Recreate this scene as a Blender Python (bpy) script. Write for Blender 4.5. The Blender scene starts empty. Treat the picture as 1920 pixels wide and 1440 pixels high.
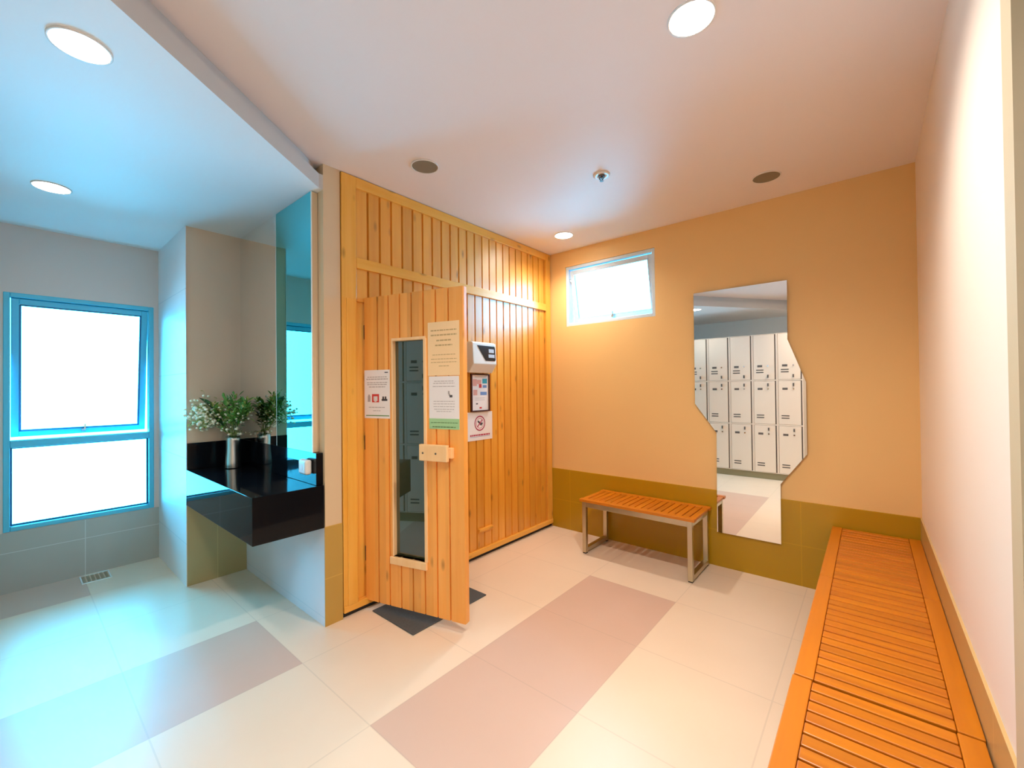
import bpy, bmesh, math, random
from mathutils import Matrix, Vector
random.seed(7)
S = bpy.context.scene
COL = S.collection
PI = math.pi

# ------------------------------------------------------------------ helpers
class MB:
    """collects shapes (given in world coordinates, or through matrix M) for one mesh object"""
    def __init__(s, M=None):
        s.v = []; s.f = []; s.m = []; s.sm = []; s.M = M or Matrix()
    def add(s, vs, fs, mi=0, smooth=False):
        b = len(s.v)
        s.v += [s.M @ Vector(p) for p in vs]
        for f in fs:
            s.f.append([b + i for i in f]); s.m.append(mi); s.sm.append(smooth)
        return s
    def box(s, x0, y0, z0, x1, y1, z1, mi=0):
        x0, x1 = sorted((x0, x1)); y0, y1 = sorted((y0, y1)); z0, z1 = sorted((z0, z1))
        vs = [(x0,y0,z0),(x1,y0,z0),(x1,y1,z0),(x0,y1,z0),(x0,y0,z1),(x1,y0,z1),(x1,y1,z1),(x0,y1,z1)]
        return s.add(vs, [(0,3,2,1),(4,5,6,7),(0,1,5,4),(1,2,6,5),(2,3,7,6),(3,0,4,7)], mi)
    def prism(s, poly, axis, a, b, mi=0, smooth=False):
        """poly: 2-D points in the plane of the two other axes; extruded from a to b along axis"""
        def P(p, t):
            return {0:(t,p[0],p[1]), 1:(p[0],t,p[1]), 2:(p[0],p[1],t)}[axis]
        n = len(poly)
        area = sum(poly[i][0]*poly[(i+1)%n][1]-poly[(i+1)%n][0]*poly[i][1] for i in range(n))
        if (area < 0) != (axis == 1): poly = poly[::-1]
        if a > b: a, b = b, a
        vs = [P(p, a) for p in poly] + [P(p, b) for p in poly]
        s.add(vs, [tuple(range(n))[::-1], tuple(range(n, 2*n))], mi)
        k = len(s.v) - 2*n
        for i in range(n):
            j = (i+1) % n
            s.f.append([k+i, k+j, k+n+j, k+n+i]); s.m.append(mi); s.sm.append(smooth)
        return s
    def cyl(s, c, axis, r, a, b, mi=0, n=32):
        poly = [(c[0]+r*math.cos(2*PI*i/n), c[1]+r*math.sin(2*PI*i/n)) for i in range(n)]
        return s.prism(poly, axis, a, b, mi, True)
    def ring(s, c, axis, r0, r1, a, b, mi=0, n=40):
        def P(r, i, t):
            p = (c[0]+r*math.cos(2*PI*i/n), c[1]+r*math.sin(2*PI*i/n))
            return {0:(t,p[0],p[1]), 1:(p[0],t,p[1]), 2:(p[0],p[1],t)}[axis]
        vs = []
        for i in range(n): vs += [P(r0,i,a), P(r1,i,a), P(r1,i,b), P(r0,i,b)]
        fs = []
        for i in range(n):
            k = 4*i; l = 4*((i+1) % n)
            for q in range(4):
                fs.append((k+q, k+(q+1)%4, l+(q+1)%4, l+q))
        return s.add(vs, fs, mi, True)
    def lathe(s, c, prof, mi=0, n=28):
        vs = []; fs = []
        for (r, z) in prof:
            vs += [(c[0]+r*math.cos(2*PI*i/n), c[1]+r*math.sin(2*PI*i/n), c[2]+z) for i in range(n)]
        for k in range(len(prof)-1):
            for i in range(n):
                j = (i+1) % n
                fs.append((k*n+i, k*n+j, (k+1)*n+j, (k+1)*n+i))
        return s.add(vs, fs, mi, True)
    def tube(s, pts, r, mi=0, n=8, r2=None):
        pts = [Vector(p) for p in pts]; vs = []; fs = []
        m = len(pts)
        for k, p in enumerate(pts):
            d = (pts[min(k+1, m-1)] - pts[max(k-1, 0)]).normalized()
            a = d.orthogonal().normalized() if abs(d.z) > .9 else d.cross(Vector((0,0,1))).normalized()
            b = d.cross(a)
            rr = r if r2 is None else r + (r2-r)*k/(m-1)
            vs += [p + a*rr*math.cos(2*PI*i/n) + b*rr*math.sin(2*PI*i/n) for i in range(n)]
        for k in range(m-1):
            for i in range(n):
                j = (i+1) % n
                fs.append((k*n+i, k*n+j, (k+1)*n+j, (k+1)*n+i))
        fs.append(tuple(range(n))[::-1]); fs.append(tuple(range((m-1)*n, m*n)))
        return s.add(vs, fs, mi, True)
    def ball(s, c, r, mi=0, nu=7, nv=5, sq=1.0):
        vs = [(c[0], c[1], c[2]-r*sq)]; fs = []
        for k in range(1, nv):
            t = PI*k/nv
            vs += [(c[0]+r*math.sin(t)*math.cos(2*PI*i/nu), c[1]+r*math.sin(t)*math.sin(2*PI*i/nu), c[2]-r*sq*math.cos(t)) for i in range(nu)]
        vs.append((c[0], c[1], c[2]+r*sq))
        for i in range(nu): fs.append((0, 1+(i+1)%nu, 1+i))
        for k in range(nv-2):
            for i in range(nu):
                j = (i+1) % nu
                fs.append((1+k*nu+i, 1+k*nu+j, 1+(k+1)*nu+j, 1+(k+1)*nu+i))
        L = len(vs)-1; b = 1+(nv-2)*nu
        for i in range(nu): fs.append((L, b+i, b+(i+1)%nu))
        return s.add(vs, fs, mi, True)
    def leaf(s, p, d, up, L, w, mi=0):
        d = Vector(d).normalized(); a = d.cross(Vector(up)).normalized(); n = a.cross(d)
        p = Vector(p)
        q = [p, p+d*L*.35+a*w*.5+n*w*.12, p+d*L*.75+a*w*.35+n*w*.08, p+d*L-n*w*.15, p+d*L*.75-a*w*.35+n*w*.08, p+d*L*.35-a*w*.5+n*w*.12, p+d*L*.45-n*w*.06]
        t = n*-.0012
        s.add(q, [(0,1,6),(1,2,6),(2,3,6),(3,4,6),(4,5,6),(5,0,6)], mi, True)
        s.add([x+t for x in q], [(6,1,0),(6,2,1),(6,3,2),(6,4,3),(6,5,4),(6,0,5)], mi, True)
        return s
    def build(s, name, mats, parent=None, bevel=0, seg=2):
        me = bpy.data.meshes.new(name)
        inv = parent.matrix_world.inverted() if parent else Matrix()
        if parent:
            ch = []; p = parent
            while p: ch.append(p.matrix_basis); p = p.parent
            W = Matrix()
            for m_ in ch[::-1]: W = W @ m_
            inv = W.inverted()
        me.from_pydata([inv @ v for v in s.v], [], s.f)
        if not isinstance(mats, (list, tuple)): mats = [mats]
        for m_ in mats: me.materials.append(m_)
        for p, mi, sm in zip(me.polygons, s.m, s.sm):
            p.material_index = mi; p.use_smooth = sm
        me.validate(); me.update()
        bm = bmesh.new(); bm.from_mesh(me); bmesh.ops.recalc_face_normals(bm, faces=bm.faces); bm.to_mesh(me); bm.free()
        o = bpy.data.objects.new(name, me); COL.objects.link(o)
        if parent: o.parent = parent
        if bevel:
            b = o.modifiers.new('Bevel', 'BEVEL'); b.width = bevel; b.segments = seg; b.limit_method = 'ANGLE'; b.angle_limit = math.radians(40)
        return o

def tag(o, label, cat, group=None):
    o['label'] = label; o['category'] = cat
    if group: o['group'] = group
    return o
def thing(name, loc, label, cat, group=None, rz=0):
    o = bpy.data.objects.new(name, None); COL.objects.link(o)
    o.empty_display_size = .05
    o.location = loc; o.rotation_euler = (0, 0, rz)
    return tag(o, label, cat, group)
def wm(o):
    return Matrix.LocRotScale(o.location, o.rotation_euler, o.scale)
def struct(o):
    o['kind'] = 'structure'; return o
def copy_tree(o, parent=None):
    c = o.copy(); COL.objects.link(c)
    if parent: c.parent = parent
    for ch in [x for x in bpy.data.objects if x.parent == o]: copy_tree(ch, c)
    return c

# ------------------------------------------------------------------ materials
def lin(c):
    return tuple((x/12.92 if x <= .04045 else ((x+.055)/1.055)**2.4) for x in c)
class NT:
    def __init__(s, name):
        s.mat = bpy.data.materials.new(name); s.mat.use_nodes = True
        s.t = s.mat.node_tree; s.n = s.t.nodes; s.b = s.n['Principled BSDF']
    def node(s, typ, **kw):
        n = s.n.new(typ)
        for k, v in kw.items(): setattr(n, k, v)
        return n
    def link(s, a, b): s.t.links.new(a, b)
    def math(s, op, a, b=None, c=None):
        n = s.node('ShaderNodeMath', operation=op)
        for i, x in enumerate((a, b, c)):
            if x is None: continue
            if isinstance(x, (int, float)): n.inputs[i].default_value = x
            else: s.link(x, n.inputs[i])
        return n.outputs[0]
    def mix(s, fac, a, b, typ='MIX'):
        n = s.node('ShaderNodeMix', data_type='RGBA', blend_type=typ)
        for i, x in ((0, fac), (6, a), (7, b)):
            if isinstance(x, (int, float)): n.inputs[i].default_value = x
            elif isinstance(x, tuple): n.inputs[i].default_value = (*x[:3], 1)
            else: s.link(x, n.inputs[i])
        return n.outputs[2]
    def coords(s):
        t = s.node('ShaderNodeTexCoord'); x = s.node('ShaderNodeSeparateXYZ'); s.link(t.outputs['Object'], x.inputs[0])
        return t.outputs['Object'], x.outputs[0], x.outputs[1], x.outputs[2]
    def setp(s, **kw):
        for k, v in kw.items():
            i = s.b.inputs[k.replace('_', ' ')]
            if isinstance(v, (int, float)): i.default_value = v
            elif isinstance(v, tuple): i.default_value = (*v, 1) if len(v) == 3 else v
            else: s.link(v, i)
        return s
    def noise(s, vec, scale, detail=3, sc=None):
        if sc:
            mp = s.node('ShaderNodeMapping'); mp.inputs['Scale'].default_value = sc; s.link(vec, mp.inputs[0]); vec = mp.outputs[0]
        n = s.node('ShaderNodeTexNoise'); n.inputs['Scale'].default_value = scale; n.inputs['Detail'].default_value = detail
        s.link(vec, n.inputs['Vector']); return n.outputs['Fac']
    def bump(s, h, strength, dist=.002):
        b = s.node('ShaderNodeBump'); b.inputs['Strength'].default_value = strength; b.inputs['Distance'].default_value = dist
        s.link(h, b.inputs['Height']); s.link(b.outputs[0], s.b.inputs['Normal'])

def plain(name, col, rough=.5, metal=0., **kw):
    m = NT(name); m.setp(Base_Color=tuple(col), Roughness=rough, Metallic=metal, **kw); return m.mat
def paint(name, col, rough=.55, var=.03):
    m = NT(name); v, x, y, z = m.coords()
    f = m.noise(v, 2.2, 4)
    m.setp(Base_Color=m.mix(f, tuple(c*(1-var) for c in col), tuple(min(1, c*(1+var)) for c in col)), Roughness=rough)
    m.bump(m.noise(v, 260, 2), .06, .0006)
    return m.mat
def wood(name, ca, cb, axis, rough=.4, board=None, knots=True, coat=.15, coat_r=.25, baxis=1, boff=0., gs=1.0):
    """grain runs along axis (0,1,2 in object space); board = plank pitch along baxis for per-plank tone"""
    m = NT(name); v, x, y, z = m.coords()
    sc = [18*gs, 18*gs, 18*gs]; sc[axis] = 1.3*gs
    add = m.node('ShaderNodeVectorMath', operation='ADD'); m.link(v, add.inputs[0])
    vec = v; tone = None
    if board:
        idx = m.math('FLOOR', m.math('DIVIDE', m.math('SUBTRACT', (x, y, z)[baxis], boff), board))
        wn = m.node('ShaderNodeTexWhiteNoise', noise_dimensions='1D'); m.link(idx, wn.inputs['W'])
        tone = wn.outputs['Value']
        cb_ = m.node('ShaderNodeCombineXYZ')
        for i in range(3): m.link(m.math('MULTIPLY', tone, 7.3+i*3), cb_.inputs[i])
        m.link(cb_.outputs[0], add.inputs[1]); vec = add.outputs[0]
    g = m.noise(vec, 1.6, 6, tuple(sc))
    g2 = m.noise(vec, 1.1, 2, tuple(c*.35 for c in sc))
    f = m.math('ADD', m.math('MULTIPLY', g, .7), m.math('MULTIPLY', g2, .3))
    f = m.math('MULTIPLY_ADD', f, 2.2, -.6)
    f.node.use_clamp = True
    col = m.mix(f, tuple(ca), tuple(cb))
    if tone:
        t = m.math('MULTIPLY_ADD', tone, .18, .90)
        col = m.mix(1.0, col, m.node_rgb(t) if False else t, 'MULTIPLY')
    if knots:
        k = m.node('ShaderNodeTexVoronoi'); k.inputs['Scale'].default_value = 1.0
        ks = [9., 9., 9.]; ks[axis] = 3.6
        mp = m.node('ShaderNodeMapping'); mp.inputs['Scale'].default_value = ks; m.link(vec, mp.inputs[0]); m.link(mp.outputs[0], k.inputs['Vector'])
        kf = m.math('SUBTRACT', 1., m.math('MULTIPLY', k.outputs['Distance'], 6.5)); kf.node.use_clamp = True
        col = m.mix(m.math('MULTIPLY', kf, .75), col, tuple(c*.28 for c in ca))
    m.setp(Base_Color=col, Roughness=rough, Coat_Weight=coat, Coat_Roughness=coat_r)
    m.bump(g, .12, .0008)
    return m.mat
def tiles(name, col, ax_u, u0, du, v0, dv, rough=.25, grout=None, gw=.0025, spec=.5, var=.03):
    """large glossy wall tiles: joints at u0+k*du along axis ax_u and v0+k*dv along z"""
    m = NT(name); v, x, y, z = m.coords()
    u = (x, y)[ax_u]
    def line(c, o, d):
        fr = m.math('FRACT', m.math('DIVIDE', m.math('SUBTRACT', c, o), d))
        a = m.math('MULTIPLY', m.math('MINIMUM', fr, m.math('SUBTRACT', 1., fr)), d)
        return m.math('LESS_THAN', a, gw)
    g = m.math('MAXIMUM', line(u, u0, du), line(z, v0, dv))
    f = m.noise(v, 5, 5)
    base = m.mix(f, tuple(c*(1-var) for c in col), tuple(c*(1+var) for c in col))
    m.setp(Base_Color=m.mix(m.math('MULTIPLY', g, .6), base, grout or tuple(min(1, c*1.35) for c in col)), Roughness=rough, Specular_IOR_Level=spec)
    return m.mat
def floor_mat():
    m = NT('floor_tiles'); v, x, y, z = m.coords()
    def rng(c, a, b): return m.math('MULTIPLY', m.math('GREATER_THAN', c, a), m.math('LESS_THAN', c, b))
    X0, DX, Y0, DY = -.345, .622, .358, .5975
    def line(c, o, d):
        fr = m.math('FRACT', m.math('DIVIDE', m.math('SUBTRACT', c, o), d))
        a = m.math('MULTIPLY', m.math('MINIMUM', fr, m.math('SUBTRACT', 1., fr)), d)
        return m.math('LESS_THAN', a, .0030)
    g = m.math('MAXIMUM', line(x, X0, DX), line(y, Y0, DY))
    r1 = m.math('MULTIPLY', rng(x, -1.589, -.967), rng(y, .9555, 2.748))
    r2 = m.math('MULTIPLY', rng(x, -2.833, -2.211), rng(y, -3., .9555))
    r3 = m.math('MULTIPLY', rng(x, -6., -4.077), rng(y, -3., .358))
    tan = m.math('MAXIMUM', r1, m.math('MAXIMUM', r2, r3))
    f = m.noise(v, 3.5, 5); f2 = m.noise(v, 60, 3)
    cream = m.mix(f, FLOOR_A, FLOOR_B)
    tanc = m.mix(f, TAN_A, TAN_B)
    base = m.mix(tan, cream, tanc)
    base = m.mix(m.math('MULTIPLY', g, .18), base, (.30, .24, .18))
    m.setp(Base_Color=base, Roughness=m.math('MULTIPLY_ADD', f2, .06, .30), Specular_IOR_Level=.40)
    return m.mat
def glass(name, tint, refl_ior=1.45, glossy=1.0):
    m = bpy.data.materials.new(name); m.use_nodes = True; t = m.node_tree; n = t.nodes; n.clear()
    o = n.new('ShaderNodeOutputMaterial'); mx = n.new('ShaderNodeMixShader'); tr = n.new('ShaderNodeBsdfTransparent')
    gl = n.new('ShaderNodeBsdfGlossy'); fr = n.new('ShaderNodeFresnel')
    tr.inputs[0].default_value = (*tint, 1); gl.inputs['Roughness'].default_value = .0; fr.inputs[0].default_value = refl_ior
    gl.inputs[0].default_value = (glossy, glossy, glossy, 1)
    t.links.new(fr.outputs[0], mx.inputs[0]); t.links.new(tr.outputs[0], mx.inputs[1]); t.links.new(gl.outputs[0], mx.inputs[2]); t.links.new(mx.outputs[0], o.inputs[0])
    return m
def emit(name, col, strength):
    m = NT(name); m.setp(Base_Color=(.8,.8,.8), Emission_Color=tuple(col), Emission_Strength=strength); return m.mat

# tunables -----------------------------------------------------------------
FLOOR_A, FLOOR_B = (.79,.63,.47), (.84,.68,.52)
TAN_A, TAN_B = (.62,.43,.33), (.67,.47,.37)
LAMP = (1., .90, .80); LAMP_W = 125.; SKY = (.046, .58, 1.0); SKY_S = 21.0; EXPO = 0.52

M = {}
M['ceil'] = paint('ceiling_paint', (.84,.77,.76), .6, .01)
M['soffit'] = paint('lower_ceiling_paint', (.84,.84,.85), .6, .01)
M['back'] = paint('mustard_paint', (.80,.53,.22), .5, .02)
M['right'] = paint('cream_paint', (.90,.77,.65), .5, .01)
M['left'] = paint('grey_paint', (.72,.57,.51), .5, .01)
M['front'] = paint('sage_paint', (.82,.80,.74), .6, .01)
M['pillar'] = paint('tan_paint', (.68,.52,.33), .5, .02)
M['niche'] = paint('beige_paint', (.76,.60,.45), .5, .01)
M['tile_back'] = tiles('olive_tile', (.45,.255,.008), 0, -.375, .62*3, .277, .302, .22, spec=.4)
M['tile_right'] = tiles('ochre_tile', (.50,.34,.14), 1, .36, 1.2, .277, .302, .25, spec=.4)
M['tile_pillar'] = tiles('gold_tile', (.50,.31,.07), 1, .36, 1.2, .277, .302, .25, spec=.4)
M['tile_left'] = tiles('bluelit_wainscot_tile', (.44,.41,.36), 1, .371, .62, .277, .302, .2, spec=.5, grout=(.7,.7,.68))  # same tile as the other wainscots; bluish window light put into its colour
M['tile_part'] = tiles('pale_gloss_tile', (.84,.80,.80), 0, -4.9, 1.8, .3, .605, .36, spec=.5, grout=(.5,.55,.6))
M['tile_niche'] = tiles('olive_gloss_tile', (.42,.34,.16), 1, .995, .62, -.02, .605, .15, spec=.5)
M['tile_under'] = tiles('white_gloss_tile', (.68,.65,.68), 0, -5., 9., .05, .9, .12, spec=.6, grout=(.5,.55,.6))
M['floor'] = floor_mat()
M['pine'] = wood('pine_boards', (.72,.27,.018), (.86,.41,.05), 2, .34, board=.0875, baxis=1, boff=.099, coat=1.0, coat_r=.34)
M['pine_post'] = wood('pine_frame', (.80,.36,.035), (.90,.48,.09), 2, .36, coat=.3)
M['pine_rail'] = wood('pine_rail', (.80,.36,.035), (.90,.48,.09), 1, .36, coat=.3)
M['pine_door'] = wood('pine_door_boards', (.86,.33,.045), (.94,.44,.10), 2, .36, board=.087, baxis=0, boff=-.011, coat=.3)
M['pine_trim'] = wood('pine_trim', (.88,.52,.22), (.95,.64,.34), 2, .4, coat=.2, knots=False)
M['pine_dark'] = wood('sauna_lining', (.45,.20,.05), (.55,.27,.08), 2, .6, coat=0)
M['teak'] = wood('teak_slats', (.46,.125,.008), (.70,.25,.02), 0, .38, board=.0477, baxis=1, boff=.0, coat=.25, knots=False)
M['teak_f'] = wood('teak_border', (.52,.16,.01), (.66,.22,.015), 1, .38, coat=.25, knots=False)
M['steel'] = plain('brushed_steel', (.58,.52,.38), .28, 1.)
M['rubber'] = plain('black_rubber', (.015,.013,.012), .6)
M['granite'] = plain('black_granite', (.006,.006,.008), .04, 0., Specular_IOR_Level=.16)
M['mirror'] = plain('mirror_silver', (.93,.94,.93), .0, 1.)
M['mirror_tint'] = plain('mirror_blue_tint', (.13,.55,.55), .0, 1.)
M['edge'] = plain('polished_glass_edge', (.75,.82,.82), .15, 0., Specular_IOR_Level=.8)
M['backing'] = plain('mirror_backing', (.05,.045,.04), .6)
M['frame_l'] = plain('window_metal_sky_glare', (.10,.52,.68), .35, .0)  # window metal with the cyan sky glare put into its base colour
M['frame_b'] = plain('window_metal_faint_glare', (.58,.72,.85), .35, .0)  # back window metal, a weaker blue sky tint painted in
M['gasket'] = plain('window_gasket', (.02,.13,.28), .5)
M['glass'] = glass('window_glass', (.97,.99,1.))
M['glass_dark'] = plain('dark_sauna_glass', (.040,.046,.020), .02, 0., IOR=2.1, Transmission_Weight=.15)
M['white_pl'] = plain('white_plastic', (.80,.78,.74), .35)
M['black_pl'] = plain('black_panel', (.012,.012,.016), .2)
M['grey_pl'] = plain('grey_display', (.55,.57,.62), .4)
M['paper'] = plain('white_paper', (.84,.78,.76), .7)
M['paper_cream'] = plain('cream_paper', (.94,.66,.36), .7)
M['ink'] = plain('grey_ink', (.42,.36,.34), .7)
M['ink_dark'] = plain('dark_ink', (.05,.04,.045), .7)
M['ink_tan'] = plain('brown_ink', (.56,.36,.16), .7)
M['ink_red'] = plain('red_ink', (.62,.04,.03), .7)
M['ink_crim'] = plain('crimson_ink', (.45,.04,.09), .7)
M['ink_green'] = plain('green_band', (.36,.60,.30), .7)
M['ink_dgreen'] = plain('dark_green_ink', (.12,.25,.08), .7)
M['ink_teal'] = plain('teal_ink', (.05,.35,.42), .7)
M['ink_blue'] = plain('blue_ink', (.16,.26,.50), .7)
M['ink_pink'] = plain('pink_ink', (.75,.38,.32), .7)
M['frame_pic'] = plain('dark_picture_frame', (.07,.02,.02), .4)
M['vase'] = plain('brushed_vase', (.62,.63,.58), .22, 1.)
M['stem'] = plain('green_stem', (.16,.26,.05), .6)
M['leaf'] = plain('green_leaf', (.15,.36,.06), .5)
M['leaf_d'] = plain('dark_leaf', (.03,.11,.04), .4)
M['leaf_y'] = plain('pale_leaf', (.50,.55,.18), .6)
M['bloom'] = plain('white_blossom', (.93,.90,.72), .6)
M['locker'] = plain('cream_locker_paint', (.90,.74,.58), .42)
M['locker_gap'] = plain('locker_gap', (.10,.07,.05), .6)
M['vent'] = plain('vent_slot', (.10,.075,.055), .7)
M['chrome'] = plain('chrome', (.7,.7,.7), .15, 1.)
M['plate'] = plain('number_plate', (.13,.10,.08), .5)
M['mat'] = NT('rubber_mat_fabric')
_m = M['mat']; _v, _x, _y, _z = _m.coords(); _m.setp(Base_Color=_m.mix(_m.noise(_v, 90, 3), (.055,.06,.062), (.10,.105,.105)), Roughness=.75); M['mat'] = _m.mat
M['lamp_off'] = plain('unlit_lamp', (.22,.19,.14), .5)
M['trim_w'] = plain('white_trim', (.82,.78,.74), .4)
M['lampglow'] = emit('lamp_glow', LAMP, 1.0)

# ------------------------------------------------------------------ dimensions
XS, YB, XR, XA, YN, Y1, XW = -2.445, 3.514, .228, -3.71, 1.19, .807, -4.566
ZC, ZL, ZW, YF = 2.715, 2.563, .579, -1.60
T = .16

# ------------------------------------------------------------------ the setting
struct(MB().box(XW-T, YF-T, -.12, XR+T, YB+T, 0).build('floor', M['floor']))
struct(MB().box(XW-T, YF-T, ZC, XR+T, YB+T, ZC+.12).build('ceiling', M['ceil']))
# lower ceiling over the left half, with its slanting stepped edge
def edge_x(y, off=0.): return -1.733 - .7335*(y-.195) - off
poly = [(edge_x(YF), YF), (edge_x(1.165), 1.165), (XS, 1.165+.01), (XS, YN), (XW, YN), (XW, YF)]
poly2 = [(edge_x(YF,.045), YF), (edge_x(1.05,.045), 1.05), (edge_x(1.05,.14), 1.16), (XW+.01, 1.16), (XW+.01, YF)]
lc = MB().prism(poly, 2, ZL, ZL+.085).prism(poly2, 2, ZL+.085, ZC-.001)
lo_ = lc.build('ceiling_lower', [M['soffit'], plain('soffit_edge_shade', (.56,.53,.50), .6)])  # step faces coloured greyer to stand in for the shade on them
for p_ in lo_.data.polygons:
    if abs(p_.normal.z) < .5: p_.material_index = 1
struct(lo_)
# back wall (hole for the high window)
BW = (-2.263, -1.374, 1.975, 2.557)
b = MB().box(XW-T, YB, 0, BW[0], YB+T, ZC).box(BW[1], YB, 0, XR+T, YB+T, ZC).box(BW[0], YB, 0, BW[1], YB+T, BW[2]).box(BW[0], YB, BW[3], BW[1], YB+T, ZC)
struct(b.build('wall_back', M['back']))
struct(MB().box(XS+.002, YB-.008, 0, XR, YB, ZW).build('baseboard_back', M['tile_back']))
# right wall with a doorway towards the viewer
DY0, DY1, DZ = .32, 1.262, 2.20
b = MB().box(XR, DY1, 0, XR+T, YB, ZC).box(XR, YF, 0, XR+T, DY0, ZC).box(XR, DY0, DZ, XR+T, DY1, ZC)
struct(b.build('wall_right', M['right']))
struct(MB().box(XR-.008, DY1+.05, 0, XR, YB-.008, ZW).build('baseboard_right', M['tile_right']))
d = struct(MB().box(XR+.05, DY0+.03, .005, XR+.09, DY1-.03, DZ-.03).build('door_1', plain('door_grey_paint', (.50,.46,.44), .45)))
MB().box(XR-.012, DY1-.03, 0, XR+.09, DY1+.05, DZ+.05).box(XR-.012, DY0-.05, 0, XR+.09, DY0+.03, DZ+.05).box(XR-.012, DY0+.03, DZ-.03, XR+.09, DY1-.03, DZ+.05).build('door_frame', plain('door_frame_paint', (.58,.47,.30), .45), d)
# left wall (hole for the tall window)
LW = (-.03, .776, .42, 2.085)
b = MB().box(XW-T, YF, 0, XW, LW[0], ZC).box(XW-T, LW[1], 0, XW, YB, ZC).box(XW-T, LW[0], 0, XW, LW[1], LW[2]).box(XW-T, LW[0], LW[3], XW, LW[1], ZC)
struct(b.build('wall_left', M['left']))
struct(MB().box(XW, YF, 0, XW+.006, Y1, LW[2]-.004).build('baseboard_left', M['tile_left']))
struct(MB().box(XW-T, YF-T, 0, XR+T, YF, ZC).build('wall_front', M['front']))
# partition between window and vanity, niche back wall and pillar
b = MB().box(XW, Y1+.004, 0, XA-.004, YN+.10, ZC)
struct(b.build('wall_partition', M['niche']))
struct(MB().box(XW, Y1, 0, XA, Y1+.004, ZL).build('trim_1', M['tile_part']))
struct(MB().box(XA-.004, Y1+.004, 0, XA, YN, .575).build('trim_2', M['tile_niche']))
b = MB().box(XA-.004, YN, 0, XS, YN+.103, ZC)
struct(b.build('wall_niche', M['pillar']))
struct(MB().box(XA, YN-.004, 0, XS-.001, YN, .575).build('trim_3', M['tile_under']))
struct(MB().box(XS, YN-.004, 0, XS+.004, YN+.105, ZW).build('baseboard_pillar', M['tile_pillar']))

# windows -------------------------------------------------------------------
def bar_frame(mb, axis, p, d, u0, u1, z0, z1, w, mi=0):
    """rectangular frame; axis 0: lies in a plane x=p..p+d with u=y; axis 1: y=p..p+d with u=x"""
    def bx(a0, a1, c0, c1):
        if axis == 0: mb.box(p, a0, c0, p+d, a1, c1, mi)
        else: mb.box(a0, p, c0, a1, p+d, c1, mi)
    bx(u0, u0+w, z0, z1); bx(u1-w, u1, z0, z1); bx(u0+w, u1-w, z0, z0+w); bx(u0+w, u1-w, z1-w, z1)
    return mb
# window_1: tall left window, fixed lower light, top-hung upper sash pushed outwards
fx = XW-.07
w1 = bar_frame(MB(), 0, fx, .075, LW[0], LW[1], LW[2], LW[3], .032)
w1.box(fx, LW[0]+.032, 1.0, fx+.075, LW[1]-.032, 1.05)
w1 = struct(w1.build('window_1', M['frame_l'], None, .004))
bar_frame(MB(), 0, fx+.02, .008, LW[0]+.032, LW[1]-.032, LW[2]+.032, 1.0, .010).build('gasket', M['gasket'], w1)
MB().box(fx+.018, LW[0]+.03, LW[2]+.03, fx+.024, LW[1]-.03, 1.0).build('lower_pane', M['glass'], w1)
def sash_parts(root, MM, axis, w, u0, u1, z0, z1, mats, out):
    # local frame: hinge line along u at z1; local v = outward, local h = downwards
    mb = MB(MM)
    if axis == 0: q = lambda a0,a1,v0,v1,h0,h1: (v0, a0, h0, v1, a1, h1)
    else: q = lambda a0,a1,v0,v1,h0,h1: (a0, v0, h0, a1, v1, h1)
    H = z1-z0
    for a in ((u0, u0+w, 0, out*.04, -H, 0), (u1-w, u1, 0, out*.04, -H, 0), (u0+w, u1-w, 0, out*.04, -H, -H+w), (u0+w, u1-w, 0, out*.04, -w, 0)):
        mb.box(*q(*a))
    s = mb.build('sash', mats[0], root, .003)
    g = MB(MM)
    t = .010
    for a in ((u0+w, u0+w+t, 0, out*.012, -H+w, -w), (u1-w-t, u1-w, 0, out*.012, -H+w, -w), (u0+w, u1-w, 0, out*.012, -H+w, -H+w+t), (u0+w, u1-w, 0, out*.012, -w-t, -w)):
        g.box(*q(*a))
    g.build('gasket', mats[1], s)
    MB(MM).box(*q(u0+w-.004, u1-w+.004, out*.016, out*.022, -H+w-.004, -w+.004)).build('pane', M['glass'], s)
    um = (u0+u1)/2
    h = MB(MM); h.box(*q(um-.012, um+.012, out*-.014, 0, -H+.012, -H+w-.004)); h.box(*q(um+.002, um+.012, out*-.022, out*-.012, -H+w-.012, -H+w+.035))
    h.build('handle', mats[2], s, .002)
    return s
ang = math.radians(7.5)
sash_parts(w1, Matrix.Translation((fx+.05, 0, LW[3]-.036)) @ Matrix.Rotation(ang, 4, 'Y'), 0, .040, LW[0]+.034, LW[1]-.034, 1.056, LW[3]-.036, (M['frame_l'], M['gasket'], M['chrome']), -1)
# window_2: small high window in the back wall
fy = YB+.005
w2 = bar_frame(MB(), 1, fy, .07, BW[0], BW[1], BW[2], BW[3], .030)
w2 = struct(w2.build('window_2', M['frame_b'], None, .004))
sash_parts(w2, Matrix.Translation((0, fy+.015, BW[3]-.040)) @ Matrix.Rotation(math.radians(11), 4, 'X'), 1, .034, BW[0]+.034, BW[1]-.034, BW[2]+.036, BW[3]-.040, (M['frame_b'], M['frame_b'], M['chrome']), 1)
MB().tube([(BW[0]+.036, fy+.02, 2.44), (BW[0]+.036, fy+.075, 2.33)], .005).build('stay', M['chrome'], w2)

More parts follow.
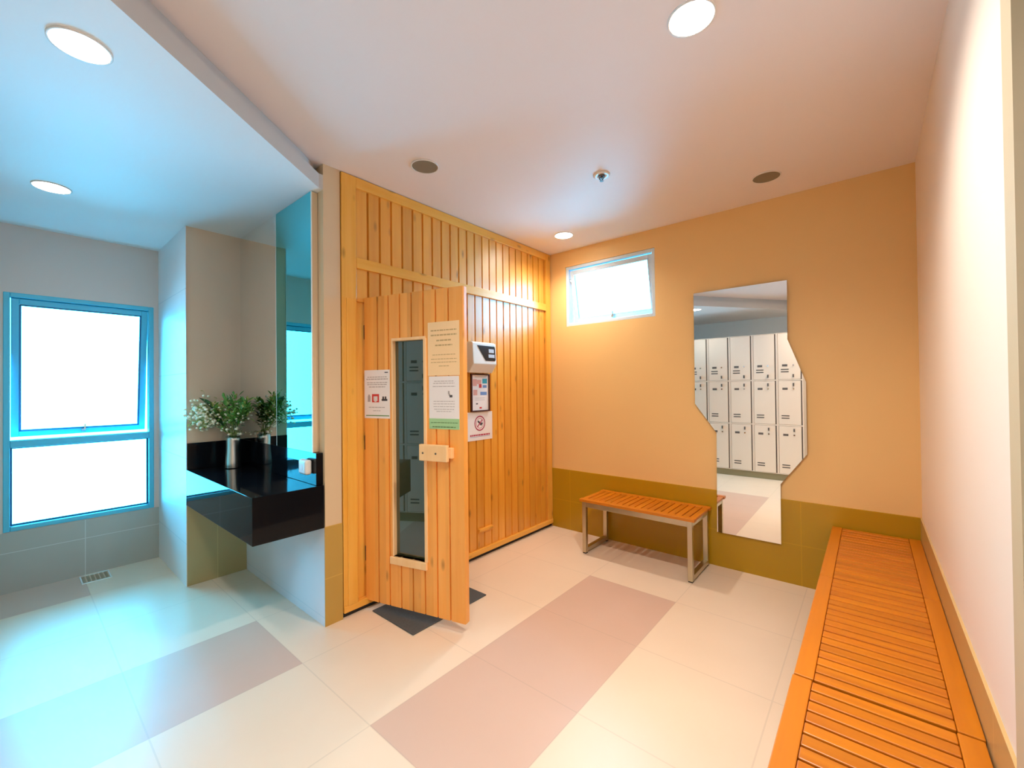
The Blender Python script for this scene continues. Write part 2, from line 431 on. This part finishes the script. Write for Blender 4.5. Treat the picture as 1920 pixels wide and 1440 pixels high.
# ------------------------------------------------------------------ sauna cabin
sc = thing('sauna_cabin', (XS, 1.30, 0), 'pine sauna cabin of vertical boards with its plank door standing open', 'sauna')
SY0, SY1 = 1.299, YB-.012
OY0, OY1, OZ0, OZ1 = 1.462, 2.165, .07, 1.935
def boards(y0, y1, z0, z1, xf, pitch=.0875, off=1.3965, gap=.0036, depth=.020):
    mb = MB(); k = math.floor((y0-off)/pitch)
    mb.box(xf-.030, y0, z0, xf-depth, y1, z1)
    while off+k*pitch < y1-1e-6:
        a = max(y0, off+k*pitch+gap); c = min(y1, off+(k+1)*pitch-gap)
        if c-a > .006:
            e = .004
            mb.add([(xf-depth,a-e*.6,z0),(xf,a+e,z0),(xf,c-e,z0),(xf-depth,c+e*.6,z0),(xf-depth,a-e*.6,z1),(xf,a+e,z1),(xf,c-e,z1),(xf-depth,c+e*.6,z1)],
                   [(0,1,5,4),(1,2,6,5),(2,3,7,6),(0,3,2,1),(4,5,6,7)])
        k += 1
    return mb
xf = XS-.006
boards(1.396, 3.424, 2.207, 2.645, xf).build('upper_boarding', M['pine'], sc)
lb = boards(1.396, 3.424, OZ1, 2.14, xf)
l2 = boards(OY1, 3.424, .07, OZ1, xf)
for mbx in (l2,):
    o = len(lb.v); lb.v += mbx.v; lb.f += [[o+i for i in f] for f in mbx.f]; lb.m += mbx.m; lb.sm += mbx.sm
lb.build('lower_boarding', M['pine'], sc)
MB().box(XS-.06, SY0, .06, XS+.008, 1.396, ZC-.004).build('post', M['pine_post'], sc, .003)
MB().box(XS-.06, 3.424, .06, XS+.008, SY1, ZC-.004).build('post', M['pine_post'], sc, .003)
MB().box(XS-.05, 1.396, 2.645, XS+.008, 3.424, ZC-.004).build('top_rail', M['pine_rail'], sc, .003)
MB().box(XS-.05, 1.396, 2.14, XS+.010, 3.424, 2.207).build('middle_rail', M['pine_rail'], sc, .003)
MB().box(XS-.05, SY0, .032, XS+.014, SY1, .072).build('bottom_rail', M['pine_rail'], sc, .003)
MB().box(XS-.06, SY0, .0, XS-.012, SY1, .032).build('plinth', M['rubber'], sc)
MB().box(XS-.05, 1.325, .072, XS+.016, 1.386, 1.945).box(XS-.08, 1.386, .072, XS-.023, 1.505, 1.945).build('door_casing', M['pine_post'], sc, .003)
lin_ = MB()
lin_.box(-4.20, SY0+.03, 0, -4.17, SY1, 2.3).box(-4.17, SY0+.03, 0, XS-.06, SY0+.06, 2.3).box(-4.17, SY1-.03, 0, XS-.06, SY1, 2.3).box(-4.17, SY0+.06, 2.27, XS-.06, SY1-.03, 2.3).box(-4.17, SY0+.06, 0, XS-.06, SY1-.03, .03)
lin_.build('inner_lining', M['pine_dark'], sc)
MB().box(XS-.006, 2.455, .212, XS+.018, 2.615, .236).box(XS-.006, 2.455, .196, XS+.004, 2.615, .212).build('air_vent', M['pine_rail'], sc, .003)
# the open door (local: x along the leaf from the hinge, y towards the back face, z up)
hx, hy = -2.4155-.0289, 1.458-.0081
du = Vector((.9631, .2692))
DM = Matrix(((du.x, -du.y, 0, hx), (du.y, du.x, 0, hy), (0,0,1,0), (0,0,0,1)))
door = bpy.data.objects.new('door', None); COL.objects.link(door); door.parent = sc
bpy.context.view_layer.update()
door.matrix_basis = Matrix.Translation((-XS, -1.30, 0)) @ DM
U = .030   # measured u -> local x
DW, DZ0, DZ1 = .727, .060, 1.961
ox0, ox1, oz0, oz1 = .190+U, .432+U, .365, 1.680
dm = MB(DM)
pit = .087; off = -.011+U
def dboards(x0, x1, z0, z1):
    dm.box(x0, .012, z0, x1, .040, z1)
    k = math.floor((x0-off)/pitch_) if False else math.floor((x0-off)/pit)
    while off+k*pit < x1-1e-6:
        a = max(x0, off+k*pit+(.0030 if off+k*pit > x0 else 0)); c = off+(k+1)*pit-.0030
        if c > x1-.05 and c < x1 and x1 == DW: c = x1
        c = min(c, x1)
        if x0 == 0 and k < 0: k += 1; continue
        if x0 == 0 and k == 0: a = 0
        if a > x1-.03 and x1 == DW: break
        if c-a > .004:
            e = .002
            dm.add([(a,.012,z0),(a+e,0,z0),(c-e,0,z0),(c,.012,z0),(a,.012,z1),(a+e,0,z1),(c-e,0,z1),(c,.012,z1)],
                   [(0,1,5,4),(1,2,6,5),(2,3,7,6),(0,3,2,1),(4,5,6,7)])
        k += 1
dboards(0, DW, oz1, DZ1); dboards(0, DW, DZ0, oz0); dboards(0, ox0, oz0, oz1); dboards(ox1, DW, oz0, oz1)
leaf = dm.build('door_leaf', M['pine_door'], door)
wf = MB(DM)
wf.box(ox0-.004, -.004, oz0, ox0+.006, .042, oz1).box(ox1-.006, -.008, oz0, ox1+.014, .042, oz1).box(ox0-.004, -.004, oz1-.006, ox1+.008, .042, oz1+.012).box(ox0-.016, -.016, oz0-.044, ox1+.010, .042, oz0)
wf.build('window_trim', M['pine_trim'], door, .003)
MB(DM).box(ox0+.006, .026, oz0, ox1-.006, .034, oz1-.006).build('glass_pane', M['glass_dark'], door)
hd = MB(DM).box(.424+U, -.052, .968, .614+U, -.026, 1.062).box(.45+U, -.026, .985, .50+U, .0, 1.045).box(.585+U, -.026, .985, .632+U, 0, 1.045)
hd = hd.build('handle', M['pine_trim'], door, .004)
for sx in (.452, .540): MB(DM).cyl((sx+U, 1.013), 1, .006, -.0535, -.051, 0, 12).build('screw', M['plate'], hd)
for zz in (.30, 1.0, 1.70): MB(DM).cyl((-.006, .012), 2, .008, zz, zz+.09, 0, 12).build('hinge', M['frame_pic'], door)

# notices taped to the door -------------------------------------------------
def sheet(name, label, cat, group, u0, u1, z0, z1, mats, marks, y0=-.0012):
    """marks: (fu0, fu1, fz0, fz1, material index) as fractions of the sheet, z up"""
    mb = MB(DM); mb.box(u0, y0, z0, u1, -.0004, z1, 0)
    for a, b_, c, d_, mi in marks:
        mb.box(u0+(u1-u0)*a, y0-.0004, z0+(z1-z0)*c, u0+(u1-u0)*b_, y0, z0+(z1-z0)*d_, mi)
    root = mb.build(name, mats)
    return tag(root, label, cat, group)
def lines(rows, x0, x1, mi, seed=1):
    r = random.Random(seed); out = []
    for z, h, ind in rows:
        x = x0+ind
        while x < x1-ind:
            w = r.uniform(.05, .13); e = min(x+w, x1-ind); out.append((x, e, z, z+h, mi)); x = e+.018
    return out
G = 'paper notices on the sauna door'
mk = lines([(.845,.016,.04),(.80,.02,0),(.73,.016,.02),(.69,.016,.03),(.64,.018,.10)], .08, .92, 1, 3)
mk += [(.80,.93,.935,.955,2), (.30,.58,.33,.50,3), (.36,.52,.36,.455,0), (.40,.48,.34,.37,0), (.68,.90,.36,.40,2), (.71,.77,.40,.45,2), (.80,.86,.40,.45,2), (.13,.24,.34,.46,1), (.15,.22,.46,.49,1)]
mk += lines([(.22,.014,.05),(.15,.012,.22)], .12, .85, 1, 5) + [(.06,.97,.045,.065,4)]
sheet('paper_notice', 'white notice with red shirt pictogram, taped left of the sauna door glass', 'notice', G, .0, .173+U, 1.201, 1.502, [M['paper'], M['ink'], M['ink_dark'], M['ink_red'], M['ink_dgreen']], mk)
mk = lines([(.83,.022,0),(.74,.026,.0),(.64,.026,.18),(.55,.026,.14),(.38,.013,.05),(.30,.013,0),(.24,.013,0),(.17,.013,.25)], .1, .92, 1, 9)
sheet('paper_notice', 'cream yellow notice, upper of two sheets right of the sauna door glass', 'notice', G, .457+U, .672+U, 1.457, 1.768, [M['paper_cream'], M['ink_tan']], mk)
mk = lines([(.90,.012,.08),(.86,.012,.05),(.80,.012,.03)], .1, .9, 1, 11) + lines([(.52,.010,0),(.47,.010,0),(.42,.010,0),(.37,.010,.02),(.33,.010,.1)], .15, .85, 1, 12)
mk += [(.64,.69,.66,.72,1), (.66,.71,.63,.67,1), (.69,.78,.60,.645,2), (0,1,0,.20,3)] + lines([(.115,.014,0),(.03,.02,.05)], .06, .95, 4, 13)
sheet('paper_notice', 'white notice with green footer band, lower sheet above the sauna door handle', 'notice', G, .463+U, .668+U, 1.148, 1.453, [M['paper'], M['ink'], M['ink_dark'], M['ink_green'], M['ink_dgreen']], mk, -.0016)

# items on the sauna wall -----------------------------------------------------
WX = XS-.006
fr = thing('framed_notice', (WX, 2.49, 1.19), 'dark framed sheet of small coloured pictures below the sauna control unit', 'frame')
fm = MB(); bar_frame(fm, 0, WX+.001, .018, 2.382, 2.597, 1.191, 1.500, .011); fm.build('frame', M['frame_pic'], fr, .002)
sh = MB().box(WX+.004, 2.392, 1.201, WX+.009, 2.587, 1.490, 0)
for a in ((2.405,2.45,1.40,1.455,2),(2.452,2.50,1.415,1.45,2),(2.475,2.505,1.385,1.415,3),(2.515,2.57,1.42,1.46,4),(2.52,2.565,1.385,1.408,5),(2.41,2.455,1.325,1.37,2),(2.49,2.565,1.325,1.352,5),(2.44,2.46,1.25,1.26,6),(2.48,2.505,1.215,1.228,3),(2.43,2.56,1.472,1.477,1),(2.43,2.54,1.30,1.303,1),(2.43,2.54,1.285,1.288,1)):
    sh.box(WX+.009, a[0], a[2], WX+.0096, a[1], a[3], a[4])
sh.build('sheet', [M['paper'], M['ink'], M['ink_pink'], M['ink_red'], M['ink_teal'], M['ink_blue'], M['ink_dark']], fr)
ns = MB().box(WX+.001, 2.348, .957, WX+.0035, 2.636, 1.188, 0)
cy, cz = 2.487, 1.095
ns.ring((cy, cz), 0, .052, .062, WX+.0035, WX+.0040, 2)
ns.ring((cy, cz), 0, .038, .042, WX+.0035, WX+.0039, 2)
ns.M = Matrix.Translation((0, cy, cz)) @ Matrix.Rotation(math.radians(45), 4, 'X')
ns.box(WX+.0035, -.042, -.005, WX+.0042, .042, .005, 2)
ns.M = Matrix.Translation((0, cy, cz)) @ Matrix.Rotation(math.radians(-40), 4, 'X')
ns.box(WX+.0035, -.030, -.008, WX+.0039, .026, .008, 3); ns.box(WX+.0035, .010, .006, WX+.0039, .028, .020, 3)
ns.M = Matrix()
for y0, y1, z0, z1, mi in [(2.37+.0+(.25*k*1.0), 0,0,0,0) for k in ()]: pass
x = 2.375; rr = random.Random(4)
while x < 2.60:
    w = rr.uniform(.012, .03); ns.box(WX+.0035, x, .993, WX+.0040, min(x+w, 2.605), 1.006, 2); x += w+.004
ns.box(WX+.0035, 2.375, .985, WX+.0038, 2.605, .988, 4)
tag(ns.build('prohibition_sign', [M['paper'], M['ink'], M['ink_crim'], M['ink_dark'], M['ink_blue']]), 'white landscape sign with crossed ring symbol, lowest on the sauna wall', 'sign')
ct = thing('sauna_control_unit', (WX, 2.46, 1.52), 'white wedge-shaped sauna control unit with black display, on the boards above a frame', 'control unit')
prof = [(WX+.001, 1.512), (WX+.045, 1.505), (WX+.098, 1.575), (WX+.088, 1.742), (WX+.070, 1.752), (WX+.001, 1.752)]
# prism along y: poly in (x, z)
hs = MB().prism(prof, 1, 2.328, 2.596); hs.build('housing', M['white_pl'], ct, .006, 3)
def onface(y, z):   # point on the slanted front
    t = (z-1.575)/(1.742-1.575); return (WX+.098-.010*t, y, z)
pl = MB(); P = [(2.376,1.722),(2.575,1.722),(2.582,1.712),(2.582,1.612),(2.574,1.602),(2.466,1.602)]
vs = [Vector(onface(*p))+Vector((.0002,0,0)) for p in P]; vt = [v_+Vector((.0030,0,0)) for v_ in vs]; n_ = len(P)
pl.add(vs+vt, [tuple(range(n_))[::-1], tuple(range(n_, 2*n_))]+[(i, (i+1)%n_, n_+(i+1)%n_, n_+i) for i in range(n_)])
pn = pl.build('display_panel', M['black_pl'], ct)
for (y0, y1, z0, z1) in ((2.505,2.565,1.668,1.698), (2.50,2.57,1.628,1.655)):
    MB().add([Vector(onface(y, z))+Vector((dx,0,0)) for dx in (.0018,.0040) for (y, z) in ((y0,z0),(y1,z0),(y1,z1),(y0,z1))], [(3,2,1,0),(4,5,6,7),(0,1,5,4),(1,2,6,5),(2,3,7,6),(3,0,4,7)]).build('readout', M['grey_pl'], pn)

# ------------------------------------------------------------------ vanity
vc = thing('vanity_counter', (-3.08, 1.0, .575), 'glossy black granite vanity counter floating in the tiled niche', 'counter')
MB().box(XA+.002, Y1, .575, XS+.002, YN-.006, .825).build('countertop', M['granite'], vc, .002)
YM = 1.148
MB().box(XA+.018, YM, .826, XS-.018, YN-.002, 1.012).build('backsplash', M['granite'], vc, .0015)
MB().box(XA+.001, Y1+.004, .826, XA+.017, YN-.002, 1.012).build('backsplash', M['granite'], vc, .0015)
XM = -3.025
mr = thing('vanity_mirror', ((XA+XM)/2, YM, 1.014), 'clear floor-lit mirror above the black backsplash, beside the beige wall', 'mirror')
mr['label'] = 'clear mirror above the black backsplash reflecting the flowers and beige wall'
MB().box(XA+.002, YM, 1.0135, XM, YM+.005, ZL-.004).build('glass', M['mirror'], mr)
MB().box(XA+.002, YM+.005, 1.0135, XM, YN-.002, ZL-.004).build('backing', M['pillar'], mr)
MB().box(XM, YM-.001, 1.0135, XM+.004, YM+.006, ZL-.004).build('edge_strip', M['edge'], mr)
mt = thing('vanity_mirror', ((-2.50+XM)/2, YM, 1.014), 'narrow blue tinted mirror panel next to the pillar, above the counter', 'mirror')
MB().box(XM+.005, YM, 1.0135, -2.512, YM+.005, ZL-.004).build('glass', M['mirror_tint'], mt)
MB().box(XM+.005, YM+.005, 1.0135, -2.512, YN-.002, ZL-.004).build('backing', M['pillar'], mt)
MB().box(-2.512, YM-.001, 1.0135, -2.508, YM+.006, ZL-.004).build('edge_strip', M['edge'], mt)
sk = thing('wall_socket', (-2.555, YM, .925), 'white rounded socket box on the black backsplash by the pillar', 'socket')
b = MB().box(-2.605, YM-.042, .885, -2.507, YM-.001, .972); b.build('cover', M['white_pl'], sk, .014, 4)
MB().box(-2.590, YM-.0435, .91, -2.545, YM-.0415, .95).build('flap', M['trim_w'], sk, .002)
# vase and flowers
VX, VY, VZ = -3.535, 1.045, .8255
vs_ = MB().lathe((VX, VY, VZ), [(0,0),(.053,.0),(.054,.005),(.051,.05),(.047,.11),(.0445,.16),(.045,.20),(.047,.225),(.0445,.225),(.042,.16),(.045,.10),(.048,.02),(0,.015)])
tag(vs_.build('flower_vase', M['vase']), 'tall waisted silver vase standing on the black vanity counter', 'vase')
bq = thing('flower_bouquet', (VX, VY, VZ+.03), 'loose bouquet of white blossoms and green foliage in the silver vase', 'flowers')
rr = random.Random(21)
MATS = [M['stem'], M['leaf'], M['leaf_y'], M['bloom'], M['leaf_d']]
def sprig(tip, kind, n):
    mb = MB(); base = Vector((VX+rr.uniform(-.015,.015), VY+rr.uniform(-.015,.015), VZ+.205)); neck = Vector((VX+rr.uniform(-.022,.022), VY+rr.uniform(-.02,.02), VZ+.225)); tip = Vector(tip)
    mid = neck.lerp(tip, .5)+Vector((0,0,.03))
    mb.tube([base, neck, neck.lerp(mid,.5)+Vector((0,0,.008)), mid, mid.lerp(tip,.55)+Vector((0,0,.01)), tip], .0026, 0, 6, .0011)
    for i in range(n):
        t = rr.uniform(.25, 1.0) if kind != 'white' else rr.uniform(.45, 1.0)
        p = mid.lerp(tip, (t-.4)/.6) if t > .4 else neck.lerp(mid, t/.4)
        sp = .065 if kind == 'white' else .045
        q = p+Vector((rr.gauss(0,sp*.6), rr.gauss(0,sp*.6), rr.gauss(.01,sp*.55)))
        q.z = max(q.z, VZ+.238); q.y = min(q.y, YM-.012); q.x = max(q.x, XA+.03)
        if kind == 'white':
            mb.tube([p, q], .0008, 2, 4)
            if i % 3: mb.ball(q, rr.uniform(.007,.013), 3, 6, 4, .8)
            else: mb.leaf(q, (rr.uniform(-1,1), rr.uniform(-1,1), rr.uniform(-.2,1)), (.1,.2,1), rr.uniform(.02,.035), .012, 2)
        else:
            mi = 1 if rr.random() < .62 else (2 if rr.random() < .6 else 3)
            if mi == 3: mb.tube([p, q], .0008, 0, 4); mb.ball(q, rr.uniform(.005,.009), 3, 6, 4, .8)
            else:
                d_ = (q-p)+Vector((rr.uniform(-.03,.03), rr.uniform(-.03,.03), rr.uniform(0,.05)))
                L_ = rr.uniform(.028,.05)
                if p.y+d_.normalized().y*L_ > YM-.012: d_.y = -abs(d_.y)
                mb.leaf(p.lerp(q,.4), d_, (.1,.2,1), L_, L_*.45, mi)
    mb.build('sprig', MATS, bq)
for t_ in ((-3.66,.835,1.25),(-3.665,.85,1.19),(-3.64,.85,1.16),(-3.63,.88,1.28),(-3.60,.86,1.22),(-3.66,.90,1.23)): sprig(t_, 'white', 64)
for t_ in ((-3.56,.93,1.27),(-3.48,.98,1.31),(-3.40,1.02,1.33),(-3.30,1.06,1.31),(-3.26,1.04,1.27),(-3.34,1.09,1.24),(-3.44,1.09,1.27),(-3.52,1.08,1.30),(-3.38,1.0,1.22),(-3.58,1.02,1.2)): sprig(t_, 'green', 60)
for t_ in ((-3.49,1.075,1.07),(-3.47,1.04,1.075)): sprig(t_, 'white', 14)
lf = MB(); lf.tube([(VX,VY-.01,VZ+.205),(VX-.02,VY-.06,VZ+.30),(VX-.035,VY-.10,VZ+.46)], .003, 0, 6)
lf.leaf((VX-.02,VY-.075,VZ+.40), (-.35,-.55,.62), (.5,.3,.6), .17, .06, 4); lf.leaf((VX-.01,VY-.05,VZ+.30), (-.1,-.5,.7), (.5,.3,.6), .15, .05, 4)
lf.build('large_leaf', MATS, bq)

# ------------------------------------------------------------------ wall mirror
poly = [(-1.057,2.113),(-.431,2.113),(-.434,1.70),(-.331,1.40),(-.331,.909),(-.489,.685),(-.491,.264),(-.908,.264),(-.902,1.022),(-1.057,1.241)]
cxm, czm = -.69, 1.19
wmr = thing('wall_mirror', (cxm, YB-.02, .264), 'tall frameless mirror with zigzag sides on the mustard wall', 'mirror')
MB().prism(poly, 1, YB-.021, YB-.0155).build('glass', M['mirror'], wmr)
inn = [(cxm+(x_-cxm)*.955, czm+(z_-czm)*.985) for x_, z_ in poly]
MB().prism(inn, 1, YB-.0153, YB-.0085).build('backing', M['backing'], wmr)

# ------------------------------------------------------------------ benches
def bench(name, loc, rz, label, group, length=.925, width=.42):
    """local: length along x, width along y, base at floor, centred"""
    r = thing(name, loc, label, 'bench', group, rz)
    r.rotation_euler = (0,0,rz); W = Matrix.Translation(loc) @ Matrix.Rotation(rz, 4, 'Z')
    L, D, H = length/2, width/2, .45
    mb = MB(W); bw = .052
    mb.box(-L, -D, H-.022, L, -D+bw, H, 1).box(-L, D-bw, H-.022, L, D, H, 1)
    n = 18; inner = length; p = inner/n
    for i in range(n):
        x0 = -L+i*p+.0035; x1 = -L+(i+1)*p-.0035
        mb.box(x0, -D+bw+.001, H-.020, x1, D-bw-.001, H-.002, 0)
    for xx in (-L+.2, L-.2): mb.box(xx-.02, -D+bw, H-.040, xx+.02, D-bw, H-.0205, 1)
    s = mb.build('slatted_seat', [MT['a'], MT['b']], r, .003)
    t = .034
    for sx in (-1, 1):
        x0 = sx*(L-.02) - (t if sx > 0 else 0); x1 = x0+t
        for sy in (-1, 1):
            y0 = sy*(D-.012)-(t if sy > 0 else 0)
            lg = MB(W).box(x0, y0, .008, x1, y0+t, H-.0225).build('leg', M['steel'], r, .002)
            MB(W).box(x0+.002, y0+.002, 0, x1-.002, y0+t-.002, .008).build('foot_pad', M['rubber'], lg)
        MB(W).box(x0, -D+.012+t, .012, x1, D-.012-t, .012+t).build('floor_bar', M['steel'], r, .002)
        MB(W).box(x0+.001, -D+.012+t, H-.060, x1-.001, D-.012-t, H-.0225).build('top_bar', M['steel'], r, .002)
    for sy in (-1, 1):
        y0 = sy*(D-.012)-(t if sy > 0 else 0)
        MB(W).box(-L+.02+t, y0+.001, H-.064, L-.02-t, y0+t-.001, H-.0225).build('side_rail', M['steel'], r, .002)
    return r
# slats run across the bench; object space of each part = bench space
MT = {'a': wood('teak_slat', (.42,.098,.001), (.66,.215,.002), 1, .42, board=.925/18, baxis=0, boff=-.4625, coat=.1, knots=False),
      'b': wood('teak_border_strip', (.52,.145,.001), (.64,.20,.002), 0, .42, coat=.1, knots=False)}
bench('slatted_bench', (-1.408, 3.281, 0), 0, 'short slatted teak bench on a steel frame under the high window', None)
b1 = bench('slatted_bench', (.0085, 3.030, 0), PI/2, 'teak slatted bench along the right wall, the one touching the back wall', 'slatted benches along the right wall')
b2 = copy_tree(b1); b2.location = (.0085, 2.100, 0); b2['label'] = 'teak slatted bench along the right wall, second from the back wall'
b3 = copy_tree(b1); b3.location = (.006, 1.168, 0); b3['label'] = 'teak slatted bench along the right wall, nearest the viewer'

# ------------------------------------------------------------------ mat, drain
mm = MB().box(-2.385, 1.456, .0005, -1.972, 2.05, .008)
tag(mm.build('floor_mat', M['mat'], None, .003), 'dark grey rectangular mat on the floor below the sauna door', 'mat')
fd = thing('floor_drain', (-4.44, .415, 0), 'small square pale drain cover in the floor under the tall window', 'drain')
dd = MB(); 
for k in range(6): dd.box(-4.52+.005, .345+.024*k, .0005, -4.36, .345+.024*k+.016, .004)
dd.build('grate', M['steel'], fd)
fm = MB(); 
fm.box(-4.53,.335,.0003,-4.345,.343,.005).box(-4.53,.487,.0003,-4.345,.495,.005).box(-4.53,.343,.0003,-4.5225,.487,.005).box(-4.3525,.343,.0003,-4.345,.487,.005)
fm.build('rim', M['edge'], fd)

# ------------------------------------------------------------------ ceiling lights
def downlight(x, y, zc, lit, label, group):
    r = thing('recessed_downlight', (x, y, zc), label, 'ceiling light', group)
    R_ = .076
    MB().ring((x, y), 2, R_, R_+.006, zc-.006, zc-.0005).build('trim_ring', M['trim_w'], r)
    MB().cyl((x, y), 2, R_-.0005, zc-.004, zc-.0008, 0, 32).build('lamp', M['lampglow'] if lit else M['lamp_off'], r)
    if lit:
        l = bpy.data.lights.new('lamp_light', 'SPOT'); l.energy = LAMP_W*lit; l.color = LAMP; l.spot_size = math.radians(CONE); l.spot_blend = .9; l.shadow_soft_size = .06
        o = bpy.data.objects.new('lamp_light', l); COL.objects.link(o); o.parent = r; o.location = (0, 0, -.012)
    return r
CONE = 150.
LG = 'lit recessed downlights'
downlight(-2.04, .155, ZL, .10, 'lit downlight in the lower ceiling, large and nearest the slanting ceiling edge', LG)
downlight(-3.575, .155, ZL, .04, 'lit downlight in the lower ceiling, near the tall window', LG)
downlight(-.475, 1.592, ZC, 1.0, 'lit downlight at the top edge of the picture in the upper ceiling', LG)
downlight(-2.03, 3.13, ZC, .5, 'lit downlight in the corner above the high window', LG)
downlight(-.475, .06, ZC, .6, 'lit downlight in the upper ceiling over the lockers side, out of the picture', LG)
OG = 'unlit recessed downlights'
downlight(-2.018, 1.604, ZC, False, 'unlit dark downlight in the ceiling above the sauna door', OG)
downlight(-.487, 3.122, ZC, False, 'unlit dark downlight in the ceiling above the zigzag mirror', OG)
sp = thing('fire_sprinkler', (-1.27, 2.401, ZC), 'small ceiling sprinkler with white rosette between the two unlit downlights', 'sprinkler')
MB().ring((-1.27, 2.401), 2, .022, .052, ZC-.006, ZC-.0006).build('rosette', M['white_pl'], sp)
h = MB().cyl((-1.27, 2.401), 2, .019, ZC-.012, ZC-.0008, 0, 20).cyl((-1.27, 2.401), 2, .008, ZC-.024, ZC-.012, 0, 12)
h.tube([(-1.284,2.401,ZC-.012),(-1.286,2.401,ZC-.022),(-1.27,2.401,ZC-.037)], .003, 0, 6).tube([(-1.256,2.401,ZC-.012),(-1.254,2.401,ZC-.022),(-1.27,2.401,ZC-.037)], .003, 0, 6).cyl((-1.27,2.401), 2, .012, ZC-.040, ZC-.037, 0, 16)
h.build('head', M['plate'], sp)

# ------------------------------------------------------------------ lockers (behind the viewer, seen in the mirror)
LY, LP, LX = -.20, .314, -.715
LZ = (.095, .803, 1.455, 2.137)
struct(MB().box(LX-LP*10, LY-.44, 0, LX, LY-.02, .095).build('trim_4', plain('locker_plinth_tile', (.30,.25,.13), .3)))
def locker(x1):
    x0 = x1-LP
    r = thing('locker_column', ((x0+x1)/2, LY, .095), '', 'locker', 'locker columns reflected in the wall mirror')
    b = MB().box(x0+.001, LY-.45, .0955, x1-.001, LY-.022, LZ[3])
    b.box(x0+.001, LY-.022, .0955, x0+.012, LY, LZ[3]).box(x1-.012, LY-.022, .0955, x1-.001, LY, LZ[3])
    for z in LZ: b.box(x0+.012, LY-.022, max(z-.008, .0955), x1-.012, LY, min(z+.008, LZ[3]))
    b.build('carcass', M['locker'], r)
    MB().box(x1-.027, LY-.0215, LZ[0]+.010, x1-.0122, LY-.010, LZ[3]-.010).build('shadow_gap', M['locker_gap'], r)
    for k in range(3):
        z0, z1 = LZ[k]+.011, LZ[k+1]-.011
        d0, d1 = x0+.015, x1-.028
        dr = MB().box(d0, LY-.020, z0, d1, LY-.001, z1).build('door', M['locker'], r, .003)
        cx = x0+.098
        def v(z): return MB().box(cx-.048, LY-.0015, z, cx+.048, LY+.0008, z+.014)
        if k == 2:
            zs = (z0+.10, z0+.135); pz = z0+.185; hz = z0+.05
        else:
            zs = (z0+.085, z0+.12); pz = z1-.13 if k == 1 else z1-.14; hz = z1-.055
        for z in zs: v(z).build('vent_slot', M['vent'], dr)
        MB().box(cx-.032, LY-.0012, pz, cx+.032, LY+.0015, pz+.030).build('number_plate', M['plate'], dr, .001)
        hn = MB().box(x0+.192, LY-.001, hz-.022, x0+.210, LY+.014, hz+.022).build('handle', M['plate'], dr, .003)
        MB().cyl((x0+.201, pz+.015), 1, .010, LY-.001, LY+.006, 0, 12).build('lock', M['chrome'], dr)
    return r
ORD = ['first','second','third','fourth','fifth','sixth','seventh','eighth','ninth','tenth']
l0 = locker(LX)
for i in range(10):
    o = l0 if i == 0 else copy_tree(l0)
    if i: o.location.x = l0.location.x - LP*i
    o['label'] = 'cream three-door locker column, %s from the right end as mirrored' % ORD[i]

# ------------------------------------------------------------------ light
area = PI*(.0715**2)
nt = M['lampglow'].node_tree.nodes['Principled BSDF']
nt.inputs['Emission Strength'].default_value = 22.
W = bpy.data.worlds.new('World'); S.world = W; W.use_nodes = True
bg = W.node_tree.nodes['Background']; bg.inputs[0].default_value = (*SKY, 1); bg.inputs[1].default_value = SKY_S
def portal(name, loc, rot, sx, sy):
    L_ = bpy.data.lights.new(name, 'AREA'); L_.shape = 'RECTANGLE'; L_.size = sx; L_.size_y = sy; L_.cycles.is_portal = True
    o = bpy.data.objects.new(name, L_); COL.objects.link(o); o.location = loc; o.rotation_euler = rot
portal('sky_portal', (XW-T-.01, (LW[0]+LW[1])/2, (LW[2]+LW[3])/2), (0, -PI/2, 0), LW[3]-LW[2], LW[1]-LW[0])
portal('sky_portal', ((BW[0]+BW[1])/2, YB+T+.01, (BW[2]+BW[3])/2), (-PI/2, 0, 0), BW[1]-BW[0], BW[3]-BW[2])

# ------------------------------------------------------------------ camera
cd = bpy.data.cameras.new('camera'); cam = bpy.data.objects.new('camera', cd); COL.objects.link(cam)
F, yaw, pitch, roll = 794.86875, -.70085, .00971, .01058
cd.sensor_fit = 'HORIZONTAL'; cd.sensor_width = 36.; cd.lens = 36.*F/1920.; cd.clip_start = .01
cy_, sy_ = math.cos(yaw), math.sin(yaw)
f = Vector((sy_*math.cos(pitch), cy_*math.cos(pitch), math.sin(pitch))); r = Vector((cy_, -sy_, 0)); d = f.cross(r)
c_, s_ = math.cos(roll), math.sin(roll)
r2 = r*c_ + d*s_; d2 = -r*s_ + d*c_
cam.matrix_world = Matrix(((r2.x, -d2.x, -f.x, 0), (r2.y, -d2.y, -f.y, 0), (r2.z, -d2.z, -f.z, 1.38), (0,0,0,1)))
S.camera = cam

S.view_settings.view_transform = 'Standard'; S.view_settings.look = 'None'; S.view_settings.gamma = 1.0
S.view_settings.use_curve_mapping = False; S.view_settings.exposure = EXPO
S.cycles.use_denoising = True
S.cycles.max_bounces = 10; S.cycles.diffuse_bounces = 6; S.cycles.glossy_bounces = 6; S.cycles.transparent_max_bounces = 12
S.cycles.sample_clamp_indirect = 6.0; S.cycles.caustics_reflective = False; S.cycles.caustics_refractive = False
